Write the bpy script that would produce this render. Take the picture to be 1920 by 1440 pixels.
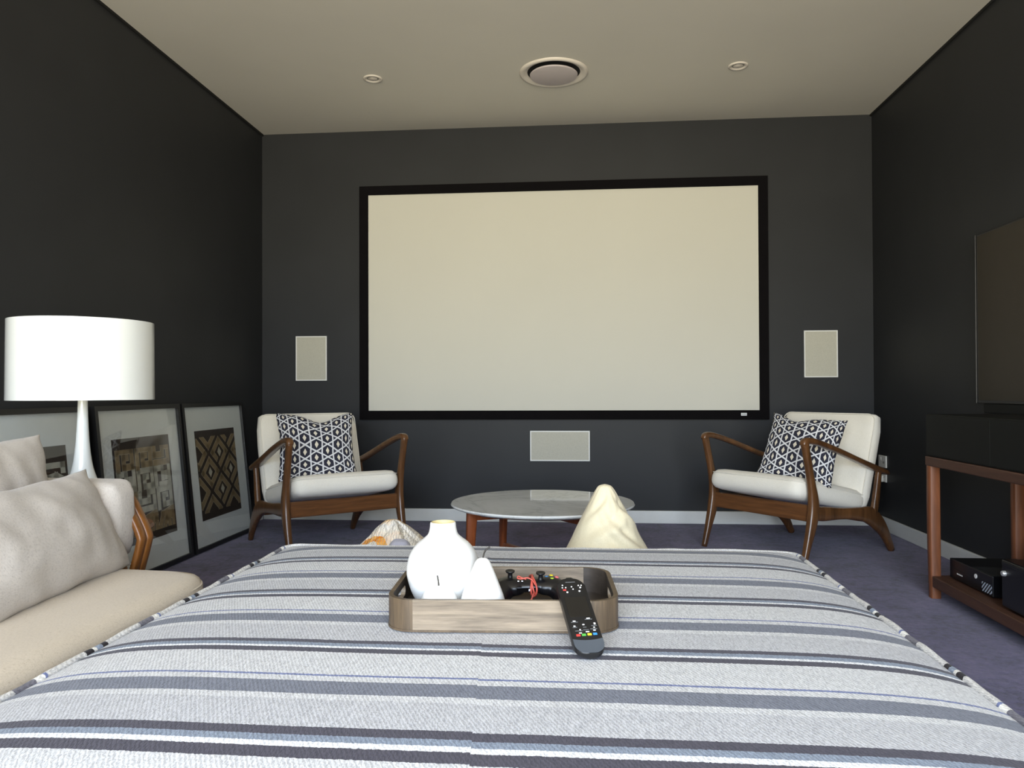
import bpy, bmesh, math, random
from mathutils import Vector, Matrix, noise
PI = math.pi
random.seed(4)
S = bpy.context.scene
for o in list(bpy.data.objects): bpy.data.objects.remove(o)

# ------------------------------------------------------------------ camera
HC = 0.885
YAW, PITCH, ROLL, FPX = 0.08431, 0.01011, -0.00376, 1419.4
cy, sy, cp, sp, cr, sr = math.cos(YAW), math.sin(YAW), math.cos(PITCH), math.sin(PITCH), math.cos(ROLL), math.sin(ROLL)
fw = Vector((-sy*cp, cy*cp, sp)); r0 = Vector((cy, sy, 0)); u0 = r0.cross(fw)
rr = cr*r0 + sr*u0; uu = -sr*r0 + cr*u0
cam = bpy.data.cameras.new('camera'); camo = bpy.data.objects.new('camera', cam); S.collection.objects.link(camo)
M = Matrix((rr, uu, -fw)).transposed().to_4x4(); M.translation = Vector((0, 0, HC))
camo.matrix_world = M
cam.sensor_fit = 'HORIZONTAL'; cam.sensor_width = 36.0; cam.lens = FPX/1920*36; cam.clip_start = 0.02
S.camera = camo

# ------------------------------------------------------------------ light
S.view_settings.view_transform = 'Standard'; S.view_settings.look = 'None'
S.view_settings.gamma = 1; S.view_settings.use_curve_mapping = False
S.view_settings.exposure = 0.35
XL, XR, YF, YB, ZC = -2.194, 1.946, 5.146, -2.0, 2.70     # room: left, right, far wall, glazed wall behind, ceiling
DX0, DX1, DZ1 = -1.9, 1.65, 2.42                            # glazed opening behind the camera
w = bpy.data.worlds.new('daylight'); S.world = w; w.use_nodes = True
nt = w.node_tree; nt.nodes.clear()
tc = nt.nodes.new('ShaderNodeTexCoord'); sx = nt.nodes.new('ShaderNodeSeparateXYZ')
cr_ = nt.nodes.new('ShaderNodeValToRGB'); mr = nt.nodes.new('ShaderNodeMapRange')
bg = nt.nodes.new('ShaderNodeBackground'); wo = nt.nodes.new('ShaderNodeOutputWorld')
mr.inputs['From Min'].default_value = -1; mr.inputs['From Max'].default_value = 1
e = cr_.color_ramp.elements
e[0].position = 0.0; e[0].color = (1.38, 1.27, 1.02, 1)
e[1].position = 1.0; e[1].color = (.80, .90, 1.10, 1)
for p, c in ((.43, (1.40, 1.28, .98, 1)), (.50, (1.28, 1.26, 1.08, 1)), (.56, (1.10, 1.26, 1.46, 1)), (.70, (1.22, 1.46, 1.80, 1))):
    k = e.new(p); k.color = c
nt.links.new(tc.outputs['Generated'], sx.inputs[0]); nt.links.new(sx.outputs['Z'], mr.inputs['Value'])
nt.links.new(mr.outputs[0], cr_.inputs[0]); nt.links.new(cr_.outputs[0], bg.inputs['Color'])
bg.inputs['Strength'].default_value = 9.0
nt.links.new(bg.outputs[0], wo.inputs[0])
pl = bpy.data.lights.new('window_portal', 'AREA'); pl.shape = 'RECTANGLE'; pl.size = DX1-DX0; pl.size_y = DZ1
pl.cycles.is_portal = True
po = bpy.data.objects.new('window_portal', pl); S.collection.objects.link(po)
po.location = ((DX0+DX1)/2, YB-.02, DZ1/2); po.rotation_euler = (PI/2, 0, 0)   # -Z of the light -> +Y into the room

# ------------------------------------------------------------------ material helpers
def lin(v):
    v /= 255.0
    return v/12.92 if v <= .04045 else ((v+.055)/1.055)**2.4
def rgb(r, g, b): return (lin(r), lin(g), lin(b), 1)
class N:
    """tiny node-graph helper"""
    def __init__(s, name):
        s.m = bpy.data.materials.new(name); s.m.use_nodes = True; s.t = s.m.node_tree
        s.b = s.t.nodes['Principled BSDF']
    def n(s, kind, **kw):
        x = s.t.nodes.new(kind)
        for k, v in kw.items(): setattr(x, k, v)
        return x
    def l(s, a, b): s.t.links.new(a, b)
    def val(s, sock, v):
        if isinstance(v, (int, float)): sock.default_value = v
        elif isinstance(v, tuple): sock.default_value = v
        else: s.l(v, sock)
    def math(s, op, a, b=0.0, c=None):
        x = s.n('ShaderNodeMath', operation=op); s.val(x.inputs[0], a); s.val(x.inputs[1], b)
        if c is not None: s.val(x.inputs[2], c)
        return x.outputs[0]
    def mix(s, f, a, b):
        x = s.n('ShaderNodeMix', data_type='RGBA'); s.val(x.inputs[0], f); s.val(x.inputs[6], a); s.val(x.inputs[7], b)
        return x.outputs[2]
    def coord(s, kind='Object', scale=(1, 1, 1), rot=(0, 0, 0)):
        t = s.n('ShaderNodeTexCoord'); mp = s.n('ShaderNodeMapping'); s.l(t.outputs[kind], mp.inputs[0])
        mp.inputs['Scale'].default_value = scale; mp.inputs['Rotation'].default_value = rot
        return mp.outputs[0]
    def noise(s, vec, scale, detail=2, rough=.5, dist=0):
        x = s.n('ShaderNodeTexNoise'); s.l(vec, x.inputs['Vector']); x.inputs['Scale'].default_value = scale
        x.inputs['Detail'].default_value = detail; x.inputs['Roughness'].default_value = rough; x.inputs['Distortion'].default_value = dist
        return x.outputs['Fac']
    def ramp(s, f, stops, const=False):
        x = s.n('ShaderNodeValToRGB'); s.val(x.inputs[0], f); r = x.color_ramp
        if const: r.interpolation = 'CONSTANT'
        while len(r.elements) < len(stops): r.elements.new(.5)
        for el, (p, c) in zip(r.elements, stops): el.position = p; el.color = c
        return x.outputs[0]
    def bump(s, h, strength, dist=.01):
        x = s.n('ShaderNodeBump'); s.l(h, x.inputs['Height']); x.inputs['Strength'].default_value = strength; x.inputs['Distance'].default_value = dist
        s.l(x.outputs[0], s.b.inputs['Normal'])
    def set(s, color=None, rough=None, spec=None, metal=None, coat=None, coat_rough=None, sheen=None):
        B = s.b.inputs
        if color is not None: s.val(B['Base Color'], color)
        if rough is not None: s.val(B['Roughness'], rough)
        if spec is not None: B['Specular IOR Level'].default_value = spec
        if metal is not None: B['Metallic'].default_value = metal
        if coat is not None: B['Coat Weight'].default_value = coat
        if coat_rough is not None: B['Coat Roughness'].default_value = coat_rough
        if sheen is not None: B['Sheen Weight'].default_value = sheen; B['Sheen Roughness'].default_value = .5
        return s.m
def plain(name, col, rough=.5, var=.06, vscale=20, bump=0, bscale=200, **kw):
    g = N(name); v = g.coord()
    f = g.noise(v, vscale, 3)
    d = tuple(max(0, c*(1-var)) for c in col[:3])+(1,); h = tuple(c*(1+var) for c in col[:3])+(1,)
    c = g.ramp(f, [(.3, d), (.7, h)])
    if bump: g.bump(g.noise(v, bscale, 2), bump, .002)
    return g.set(color=c, rough=rough, **kw)
def wood(name, dark, light, rough=.35, axis='Y', scale=1.0, coat=.0, band=1.0):
    g = N(name); sc = {'X': (1.2, 14, 14), 'Y': (14, 1.2, 14), 'Z': (14, 14, 1.2)}[axis]
    v = g.coord(scale=tuple(c*scale for c in sc))
    f = g.noise(v, 2.2, 5, .6, .9*band); f2 = g.noise(v, 12, 3, .6)
    f = g.math('ADD', g.math('MULTIPLY', f, .75), g.math('MULTIPLY', f2, .25))
    c = g.ramp(f, [(.30, dark), (.52, tuple((a+b)/2 for a, b in zip(dark, light))), (.70, light)])
    g.bump(f2, .15, .001)
    return g.set(color=c, rough=rough, coat=coat, coat_rough=.15)

MT = {}
def wallmat(name, col):
    g = N(name); v = g.coord()
    n1 = g.noise(v, 260, 2); n2 = g.noise(v, 3, 2)
    c = g.ramp(n2, [(.3, tuple(x*.94 for x in col[:3])+(1,)), (.7, tuple(x*1.06 for x in col[:3])+(1,))])
    g.bump(n1, .12, .001)
    return g.set(color=c, rough=.5, spec=.22)
MT['wall'] = wallmat('charcoal_wall_paint', rgb(47, 48, 50))
MT['ceiling'] = plain('ceiling_paint', rgb(222, 218, 206), .85, .02, 2)
MT['white_trim'] = plain('white_gloss_trim', rgb(226, 228, 226), .35, .02)
MT['shadow'] = plain('black_parts_and_shadow_line', rgb(12, 12, 12), .9)
MT['white_plastic'] = plain('white_plastic', rgb(232, 232, 228), .4, .01)
MT['vent_plastic'] = plain('vent_plastic', rgb(206, 196, 196), .45, .02)
MT['vent_ring'] = plain('vent_ring_plastic', rgb(232, 224, 212), .4, .02)
MT['grey_lamp'] = plain('lamp_reflector_grey', rgb(150, 146, 138), .35, .1, 90)
MT['screen'] = plain('projection_screen_fabric', rgb(211, 209, 198), .85, .012, 1.5)
MT['screen_frame'] = plain('black_velvet_frame', rgb(14, 12, 14), .95, .1, sheen=.0, spec=.15)
MT['silver'] = plain('silver_badge', rgb(200, 200, 200), .3, .02, metal=.6)
MT['grey_ink'] = plain('grey_ink', rgb(90, 92, 96), .5)
def grille():
    g = N('speaker_grille'); v = g.coord(scale=(1, 1, 1))
    x = g.n('ShaderNodeTexVoronoi'); g.l(v, x.inputs['Vector']); x.inputs['Scale'].default_value = 260
    c = g.ramp(x.outputs['Distance'], [(.10, rgb(160, 157, 143)), (.45, rgb(190, 187, 172))])
    return g.set(color=c, rough=.6)
MT['grille'] = grille()
def carpet():
    g = N('purple_grey_carpet'); v = g.coord()
    a = g.noise(v, 5, 5, .68, .6); b = g.noise(v, 420, 2); d = g.noise(v, 38, 4, .7)
    f = g.math('ADD', g.math('MULTIPLY', a, .55), g.math('MULTIPLY', d, .45))
    c = g.ramp(f, [(.40, rgb(52, 47, 82)), (.50, rgb(87, 79, 120)), (.62, rgb(110, 99, 142))])
    c2 = g.mix(g.math('MULTIPLY', b, .35), c, rgb(58, 55, 74))
    g.bump(g.math('ADD', g.math('MULTIPLY', b, .5), g.math('MULTIPLY', d, 1.5)), .7, .006)
    return g.set(color=c2, rough=.95, spec=.1, sheen=.25)
MT['carpet'] = carpet()
def linen(name, a, b, scale=900, bs=.25):
    g = N(name); v = g.coord()
    n1 = g.noise(g.coord(scale=(1, 8, 1)), scale/6, 2); n2 = g.noise(g.coord(scale=(8, 1, 1)), scale/6, 2); sp_ = g.noise(v, 260, 3, .7)
    th = g.math('ADD', g.math('MULTIPLY', n1, .5), g.math('MULTIPLY', n2, .5))
    f = g.math('ADD', g.math('MULTIPLY', th, .75), g.math('MULTIPLY', sp_, .25))
    c = g.ramp(f, [(.28, a), (.5, b), (.75, tuple(min(1, x*1.08) for x in b[:3])+(1,))])
    lg = g.noise(v, 7, 3)
    c = g.mix(g.math('MULTIPLY', lg, .25), c, a)
    g.bump(th, bs, .002)
    return g.set(color=c, rough=.9, spec=.15, sheen=.15)
MT['linen_grey'] = linen('grey_linen', rgb(160, 152, 146), rgb(200, 193, 186))
MT['linen_beige'] = linen('beige_linen', rgb(168, 152, 130), rgb(206, 193, 174))
MT['cream_fabric'] = linen('cream_upholstery', rgb(230, 223, 208), rgb(246, 241, 229), 1200, .08)
MT['cream_canvas'] = linen('cream_canvas', rgb(224, 210, 172), rgb(242, 230, 198), 900, .03)
MT['grey_cloth'] = linen('lilac_grey_cloth', rgb(142, 140, 152), rgb(176, 174, 186), 900, .1)
MT['walnut'] = wood('walnut_frame', rgb(60, 38, 22), rgb(122, 82, 48), .32, 'Z', .8, .25)
MT['walnut_x'] = wood('walnut_rail', rgb(78, 48, 26), rgb(134, 88, 50), .34, 'X', .8, .25)
MT['teak'] = wood('orange_teak', rgb(96, 56, 22), rgb(154, 98, 42), .45, 'Z', .8, .2)
MT['table_wood'] = wood('reddish_table_wood', rgb(104, 50, 24), rgb(166, 88, 46), .35, 'Z', .8, .2)
MT['console_wood'] = wood('console_reddish_wood', rgb(88, 50, 28), rgb(146, 88, 54), .5, 'Z', .8, 0)
MT['console_wood_y'] = wood('console_rail_wood', rgb(56, 34, 24), rgb(92, 60, 44), .55, 'Y', .8, 0)
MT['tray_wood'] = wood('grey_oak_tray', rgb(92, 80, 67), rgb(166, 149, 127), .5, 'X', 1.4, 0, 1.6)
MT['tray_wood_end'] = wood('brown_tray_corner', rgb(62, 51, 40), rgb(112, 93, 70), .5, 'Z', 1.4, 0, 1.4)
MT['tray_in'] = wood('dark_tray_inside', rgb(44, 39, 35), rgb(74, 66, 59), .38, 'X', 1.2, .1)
MT['lacquer'] = plain('white_lacquer', rgb(238, 240, 236), .22, .005, coat=.6, coat_rough=.08)
MT['ceramic'] = plain('white_ceramic', rgb(246, 246, 244), .35, .01, coat=.3)
MT['vase_in'] = plain('vase_inside_cream', rgb(226, 206, 150), .5, .02)
MT['metal_dark'] = plain('dark_grey_metal', rgb(70, 68, 66), .35, .05, metal=.8)
MT['black_frame'] = plain('black_picture_frame', rgb(16, 15, 15), .4, .1)
MT['mat_board'] = plain('pale_mount_board', rgb(240, 242, 240), .8, .02, coat=.0)
MT['black_plastic'] = plain('matt_black_plastic', rgb(20, 20, 22), .42, .05, coat=.0)
MT['gloss_black'] = plain('gloss_black_plastic', rgb(10, 10, 12), .12, .05, coat=.5)
MT['satin_black'] = plain('satin_black_plastic', rgb(15, 15, 19), .3, .05)
MT['slate'] = plain('slate_grey_plastic', rgb(78, 84, 92), .38, .04)
MT['icon'] = plain('white_print', rgb(238, 238, 238), .6, .01)
MT['dim_icon'] = plain('grey_print', rgb(110, 112, 114), .6, .01)
for k, c in dict(red=(206, 62, 56), green=(88, 178, 74), yellow=(228, 206, 50), blue=(58, 140, 206), band=(192, 84, 70), lime=(170, 208, 60), pink=(222, 110, 110)).items():
    MT[k] = plain(k+'_plastic', rgb(*c), .45, .03)
MT['tv'] = plain('tv_glass_painted_reflection', rgb(52, 46, 38), .25, .02, spec=.12)  # brown tone paints the reflected room into the glass colour
MT['smoked'] = plain('smoked_dark_panel', rgb(26, 27, 26), .55, .04, spec=.12)
def meshvent():
    g = N('perforated_vent_glints'); v = g.coord(scale=(1, 1, 1), rot=(0, 0, 0))
    x = g.n('ShaderNodeTexWave'); g.l(v, x.inputs['Vector']); x.inputs['Scale'].default_value = 36; x.bands_direction = 'DIAGONAL'
    c = g.ramp(x.outputs['Fac'], [(.45, rgb(30, 32, 36)), (.55, rgb(176, 188, 206))])  # pale stripes put the vent's reflections into its colour
    return g.set(color=c, rough=.35)
MT['vent_mesh'] = meshvent()
def meshdim():
    g = N('dark_perforated_vent'); v = g.coord()
    x = g.n('ShaderNodeTexWave'); g.l(v, x.inputs['Vector']); x.inputs['Scale'].default_value = 60; x.bands_direction = 'DIAGONAL'
    return g.set(color=g.ramp(x.outputs['Fac'], [(.45, rgb(16, 17, 19)), (.55, rgb(52, 56, 60))]), rough=.4)
MT['vent_dim'] = meshdim()
def glass(name):
    g = N(name); t = g.t
    gl = g.n('ShaderNodeBsdfGlossy'); gl.inputs['Roughness'].default_value = .01
    tr = g.n('ShaderNodeBsdfTransparent'); tr.inputs['Color'].default_value = (.97, .98, .98, 1)
    fr = g.n('ShaderNodeFresnel'); ge = g.n('ShaderNodeNewGeometry'); g.l(g.math('SUBTRACT', 1.5, g.math('MULTIPLY', ge.outputs['Backfacing'], .5/1.5*2.5)), fr.inputs['IOR'])
    mx = g.n('ShaderNodeMixShader'); g.l(fr.outputs[0], mx.inputs[0]); g.l(tr.outputs[0], mx.inputs[1]); g.l(gl.outputs[0], mx.inputs[2])
    t.nodes.remove(g.b); g.l(mx.outputs[0], t.nodes['Material Output'].inputs['Surface'])
    return g.m
MT['glass'] = glass('clear_glass')
def marble():
    g = N('white_marble'); v = g.coord()
    n1 = g.noise(v, 2.5, 6, .6, 1.2); vein = g.math('ABSOLUTE', g.math('SUBTRACT', n1, .5))
    c = g.ramp(vein, [(0, rgb(205, 207, 206)), (.02, rgb(222, 224, 223)), (.12, rgb(232, 234, 233))])
    return g.set(color=c, rough=.05, spec=.28)
MT['marble'] = marble()

def stripes(name, shift=0.0, contrast=False):
    """woven stripe cloth: bands run along x, repeat every 0.351 m in y (object space = world)"""
    g = N(name); t = g.n('ShaderNodeTexCoord'); s3 = g.n('ShaderNodeSeparateXYZ'); g.l(t.outputs['Object'], s3.inputs[0])
    wob = g.noise(t.outputs['Object'], 260, 1)
    step = g.math('MULTIPLY', g.math('LESS_THAN', g.math('ADD', s3.outputs['X'], g.math('MULTIPLY', s3.outputs['Y'], .089)), -.050), -.004)        # seam where the stripes miss each other
    y = g.math('ADD', g.math('ADD', s3.outputs['Y'], g.math('MULTIPLY', g.math('SUBTRACT', wob, .5), .0045)), step)
    ph = g.math('FRACT', g.math('DIVIDE', g.math('SUBTRACT', 1.354+.351*4+shift, y), .351))
    L = rgb(193, 194, 199); DK = rgb(76, 73, 84); BG = rgb(136, 147, 164); WH = rgb(236, 238, 242); MD = rgb(120, 124, 137); BL = rgb(116, 126, 168); L2 = rgb(209, 210, 213)
    if contrast: L = rgb(208, 206, 203); DK = rgb(40, 34, 36); WH = rgb(236, 234, 228); L2 = L; MD = rgb(112, 110, 118)
    P = .351
    st = [(0, DK), (.016/P, BG), (.032/P, WH), (.042/P, DK), (.064/P, L2), (.165/P, BL), (.172/P, WH if contrast else L2), (.192/P, MD), (.242/P, L2), (.262/P, L)]
    col = g.ramp(ph, st, True)
    near = g.math('DIVIDE', g.math('SUBTRACT', 1.003+shift, y), .30)
    st2 = [(0, DK), (.023/.3, BG), (.041/.3, WH), (.054/.3, DK), (.083/.3, L2), (.186/.3, BL), (.194/.3, WH if contrast else L2), (.216/.3, MD), (.27/.3, L2)]
    col = g.mix(g.math('LESS_THAN', y, 1.003+shift), col, g.ramp(near, st2, True))
    tw = g.n('ShaderNodeTexWave'); tw.bands_direction = 'DIAGONAL'; tw.wave_type = 'BANDS'
    mp = g.coord(scale=(1, .5, 1)); g.l(mp, tw.inputs['Vector']); tw.inputs['Scale'].default_value = 95; tw.inputs['Distortion'].default_value = 5; tw.inputs['Detail'].default_value = 2; tw.inputs['Detail Scale'].default_value = 3
    fib = g.noise(g.coord(scale=(8, 1.7, 3), rot=(0, 0, .25)), 42, 3, .7)
    tex = g.math('ADD', g.math('MULTIPLY', tw.outputs['Fac'], .22), g.math('MULTIPLY', fib, .78))
    hi = g.ramp(tex, [(.30, (.62, .62, .65, 1)), (.48, (1, 1, 1, 1)), (.68, (1.35, 1.35, 1.35, 1))])
    mul = g.n('ShaderNodeMix', data_type='RGBA', blend_type='MULTIPLY'); mul.inputs[0].default_value = .75
    g.l(col, mul.inputs[6]); g.l(hi, mul.inputs[7])
    g.bump(tex, .55, .003)
    return g.set(color=mul.outputs[2], rough=.88, spec=.15, sheen=.1)
MT['stripes'] = stripes('striped_woven_cloth')
MT['piping'] = stripes('striped_piping_cloth', .03, True)

def geo_pattern():
    """dark hexagons with pale diamonds and triangles between white lines"""
    g = N('geometric_cushion_print'); t = g.n('ShaderNodeTexCoord'); s3 = g.n('ShaderNodeSeparateXYZ'); g.l(t.outputs['UV'], s3.inputs[0])
    u = g.math('MULTIPLY', s3.outputs['X'], 8.4); v = g.math('MULTIPLY', s3.outputs['Y'], 7.2)
    a = [g.math('ADD', g.math('MULTIPLY', u, c), g.math('MULTIPLY', v, s)) for c, s in ((1, 0), (-.5, .866), (-.5, -.866))]
    rd = [g.math('ROUND', x) for x in a]
    sm = g.math('ADD', g.math('ADD', rd[0], rd[1]), rd[2])
    ishex = g.math('LESS_THAN', g.math('ABSOLUTE', sm), .5)
    df = [g.math('ABSOLUTE', g.math('SUBTRACT', x, r)) for x, r in zip(a, rd)]
    mx = g.math('MAXIMUM', g.math('MAXIMUM', df[0], df[1]), df[2])
    line = g.math('GREATER_THAN', mx, .435)
    mn = g.math('MINIMUM', g.math('MINIMUM', df[0], df[1]), df[2])
    tri_line = g.math('MULTIPLY', g.math('SUBTRACT', 1.0, ishex), g.math('LESS_THAN', mn, .05))
    # diamond: distance to the centre in stretched u,v
    dv = g.math('ABSOLUTE', g.math('SUBTRACT', g.math('MULTIPLY', g.math('SUBTRACT', a[1], a[2]), .577), g.math('MULTIPLY', g.math('SUBTRACT', rd[1], rd[2]), .577)))
    dia = g.math('LESS_THAN', g.math('ADD', g.math('DIVIDE', df[0], .17), g.math('DIVIDE', dv, .30)), 1.0)
    dia = g.math('MULTIPLY', dia, ishex)
    c = g.mix(dia, rgb(50, 50, 62), rgb(226, 218, 200))
    c = g.mix(g.math('MAXIMUM', line, tri_line), c, rgb(222, 222, 224))
    n = g.noise(t.outputs['Object'], 400, 2); g.bump(n, .15, .001)
    return g.set(color=c, rough=.85, spec=.15)
MT['geo'] = geo_pattern()
def kilim():
    g = N('orange_cream_boucle'); v = g.coord()
    n1 = g.noise(v, 6, 3, .6, .5); x = g.n('ShaderNodeTexWave'); g.l(v, x.inputs['Vector']); x.inputs['Scale'].default_value = 30; x.inputs['Distortion'].default_value = 6; x.inputs['Detail'].default_value = 3; x.inputs['Detail Scale'].default_value = 2.5
    c = g.ramp(n1, [(.32, rgb(240, 186, 120)), (.38, rgb(240, 206, 160)), (.46, rgb(226, 220, 210)), (.57, rgb(240, 230, 212)), (.64, rgb(236, 206, 176)), (.70, rgb(228, 226, 222))])
    d = g.n('ShaderNodeVectorMath', operation='DISTANCE'); g.l(v, d.inputs[0]); d.inputs[1].default_value = (-.050, -.100, .345)
    dd = g.math('ADD', d.outputs['Value'], g.math('MULTIPLY', g.math('SUBTRACT', g.noise(v, 25, 3), .5), .03))
    ring = g.math('MULTIPLY', g.math('GREATER_THAN', dd, .026), g.math('LESS_THAN', dd, .056))
    c = g.mix(ring, c, g.ramp(g.noise(v, 40, 2), [(.4, rgb(240, 140, 30)), (.6, rgb(244, 182, 96))]))
    c = g.mix(g.math('MULTIPLY', g.math('LESS_THAN', x.outputs['Fac'], .3), .4), c, rgb(156, 150, 146))
    g.bump(x.outputs['Fac'], .5, .006)
    return g.set(color=c, rough=.9, spec=.1)
MT['kilim'] = kilim()
MT['art_dark'] = plain('dark_brown_print', rgb(66, 54, 46), .7, .06, 60)
MT['art_tan'] = plain('tan_print', rgb(158, 136, 102), .7, .1, 60)
MT['art_cream'] = plain('cream_print', rgb(198, 194, 178), .7, .05, 60)
MT['art_edge'] = plain('pale_outline_print', rgb(206, 192, 164), .7, .05, 60)

# ------------------------------------------------------------------ object helpers
COL = S.collection
def link(name, me, mat=None, parent=None, mats=None):
    o = bpy.data.objects.new(name, me); COL.objects.link(o)
    for m in (mats or ([mat] if mat else [])): me.materials.append(MT[m] if isinstance(m, str) else m)
    if parent: o.parent = parent
    return o
def tag(o, label, cat=None, group=None, kind=None):
    if label: o['label'] = label
    if cat: o['category'] = cat
    if group: o['group'] = group
    if kind: o['kind'] = kind
    return o
def thing(name, label, cat, loc=(0, 0, 0), rz=0, group=None):
    o = bpy.data.objects.new(name, None); COL.objects.link(o); o.empty_display_size = .05
    o.location = loc; o.rotation_euler = (0, 0, rz)
    return tag(o, label, cat, group)
def build(name, bm, mat=None, parent=None, smooth=False, mats=None, loc=None, rot=None, auto=None):
    bmesh.ops.recalc_face_normals(bm, faces=bm.faces)
    me = bpy.data.meshes.new(name); bm.to_mesh(me); bm.free()
    if smooth:
        for p in me.polygons: p.use_smooth = True
        if auto: 
            try: me.set_sharp_from_angle(angle=auto)
            except Exception: pass
    o = link(name, me, mat, parent, mats)
    if loc is not None: o.location = loc
    if rot is not None: o.rotation_euler = rot
    return o
def dup(root, loc=None, rz=None):
    r = root.copy(); COL.objects.link(r)
    if loc is not None: r.location = loc
    if rz is not None: r.rotation_euler = (0, 0, rz)
    for ch in list(root.children):
        c = ch.copy(); COL.objects.link(c); c.parent = r
        for g in list(ch.children):
            d = g.copy(); COL.objects.link(d); d.parent = c
    return r
def box(bm, x0, x1, y0, y1, z0, z1, bev=0, seg=2, mi=0):
    vs = [bm.verts.new((x, y, z)) for x in (x0, x1) for y in (y0, y1) for z in (z0, z1)]
    q = [(0, 1, 3, 2), (4, 6, 7, 5), (0, 4, 5, 1), (2, 3, 7, 6), (0, 2, 6, 4), (1, 5, 7, 3)]
    fs = [bm.faces.new([vs[i] for i in f]) for f in q]
    for f in fs: f.material_index = mi
    if bev:
        ed = list({e for f in fs for e in f.edges})
        r = bmesh.ops.bevel(bm, geom=ed, offset=bev, segments=seg, profile=.5, affect='EDGES')
        for f in r['faces']: f.material_index = mi
    return vs
def bx(*a, **k):
    bm = bmesh.new(); box(bm, *a, **k); return bm
def catmull(pts, n):
    """pts: list of tuples (any length), sampled n per span"""
    out = []; P = [pts[0]]+list(pts)+[pts[-1]]
    for i in range(1, len(P)-2):
        for k in range(n):
            t = k/n; o = []
            for a, b, c, d in zip(P[i-1], P[i], P[i+1], P[i+2]):
                o.append(.5*((2*b)+(-a+c)*t+(2*a-5*b+4*c-d)*t*t+(-a+3*b-3*c+d)*t**3))
            out.append(tuple(o))
    out.append(tuple(pts[-1])); return out
def sweep(bm, pts, side=(1, 0, 0), n=6, seg=16, sq=2.6, mi=0, closed=False):
    """pts = (x,y,z,a,b): a half-width along `side`, b half-width across; superellipse section"""
    P = catmull(pts, n) if n > 1 else [tuple(p) for p in pts]
    side = Vector(side).normalized(); rings = []
    for i, p in enumerate(P):
        c = Vector(p[:3]); a = Vector(P[max(0, i-1)][:3]); b = Vector(P[min(len(P)-1, i+1)][:3])
        if closed: a = Vector(P[(i-1) % len(P)][:3]); b = Vector(P[(i+1) % len(P)][:3])
        T = (b-a).normalized(); s_ = (side - T*side.dot(T))
        s_ = s_.normalized() if s_.length > 1e-4 else T.orthogonal().normalized()
        v_ = T.cross(s_); ring = []
        for k in range(seg):
            th = 2*PI*k/seg; cs, sn = math.cos(th), math.sin(th)
            x = math.copysign(abs(cs)**(2/sq), cs)*p[3]; y = math.copysign(abs(sn)**(2/sq), sn)*p[4]
            ring.append(bm.verts.new(c+s_*x+v_*y))
        rings.append(ring)
    m = len(rings)
    for i in range(m if closed else m-1):
        A = rings[i]; B = rings[(i+1) % m]
        for k in range(seg):
            f = bm.faces.new((A[k], A[(k+1) % seg], B[(k+1) % seg], B[k])); f.material_index = mi
    if not closed:
        for r in (rings[0], rings[-1]):
            f = bm.faces.new(r); f.material_index = mi
def tube(bm, pts, r, n=5, seg=8, mi=0, closed=False, side=(0, 0, 1)):
    sweep(bm, [tuple(p)+(r, r) for p in pts], side, n, seg, 2, mi, closed)
def lathe(bm, prof, seg=48, c=(0, 0), mi=0, cap=False):
    rings = []
    for r, z in prof:
        if r < 1e-6: rings.append([bm.verts.new((c[0], c[1], z))])
        else: rings.append([bm.verts.new((c[0]+r*math.cos(2*PI*k/seg), c[1]+r*math.sin(2*PI*k/seg), z)) for k in range(seg)])
    for A, B in zip(rings, rings[1:]):
        for k in range(seg):
            k2 = (k+1) % seg
            if len(A) == 1 and len(B) == 1: continue
            if len(A) == 1: f = bm.faces.new((A[0], B[k], B[k2]))
            elif len(B) == 1: f = bm.faces.new((A[k], A[k2], B[0]))
            else: f = bm.faces.new((A[k], A[k2], B[k2], B[k]))
            f.material_index = mi
def prism(bm, pts, z0, z1, bev=0, mi=0):
    """closed outline pts (x,y) extruded z0..z1"""
    lo = [bm.verts.new((x, y, z0)) for x, y in pts]; hi = [bm.verts.new((x, y, z1)) for x, y in pts]
    fs = [bm.faces.new(lo[::-1]), bm.faces.new(hi)]
    n = len(pts)
    for i in range(n): fs.append(bm.faces.new((lo[i], lo[(i+1) % n], hi[(i+1) % n], hi[i])))
    for f in fs: f.material_index = mi
    if bev:
        ed = list(set(list(fs[0].edges)+list(fs[1].edges)))
        bmesh.ops.bevel(bm, geom=ed, offset=bev, segments=3, profile=.5, affect='EDGES')
def rrect(w, h, r, n=8, c=(0, 0)):
    o = []
    for qx, qy, a0 in ((1, 1, 0), (-1, 1, PI/2), (-1, -1, PI), (1, -1, 1.5*PI)):
        for k in range(n+1):
            a = a0+PI/2*k/n
            o.append((c[0]+qx*(w/2-r)+r*math.cos(a), c[1]+qy*(h/2-r)+r*math.sin(a)))
    return o
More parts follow.
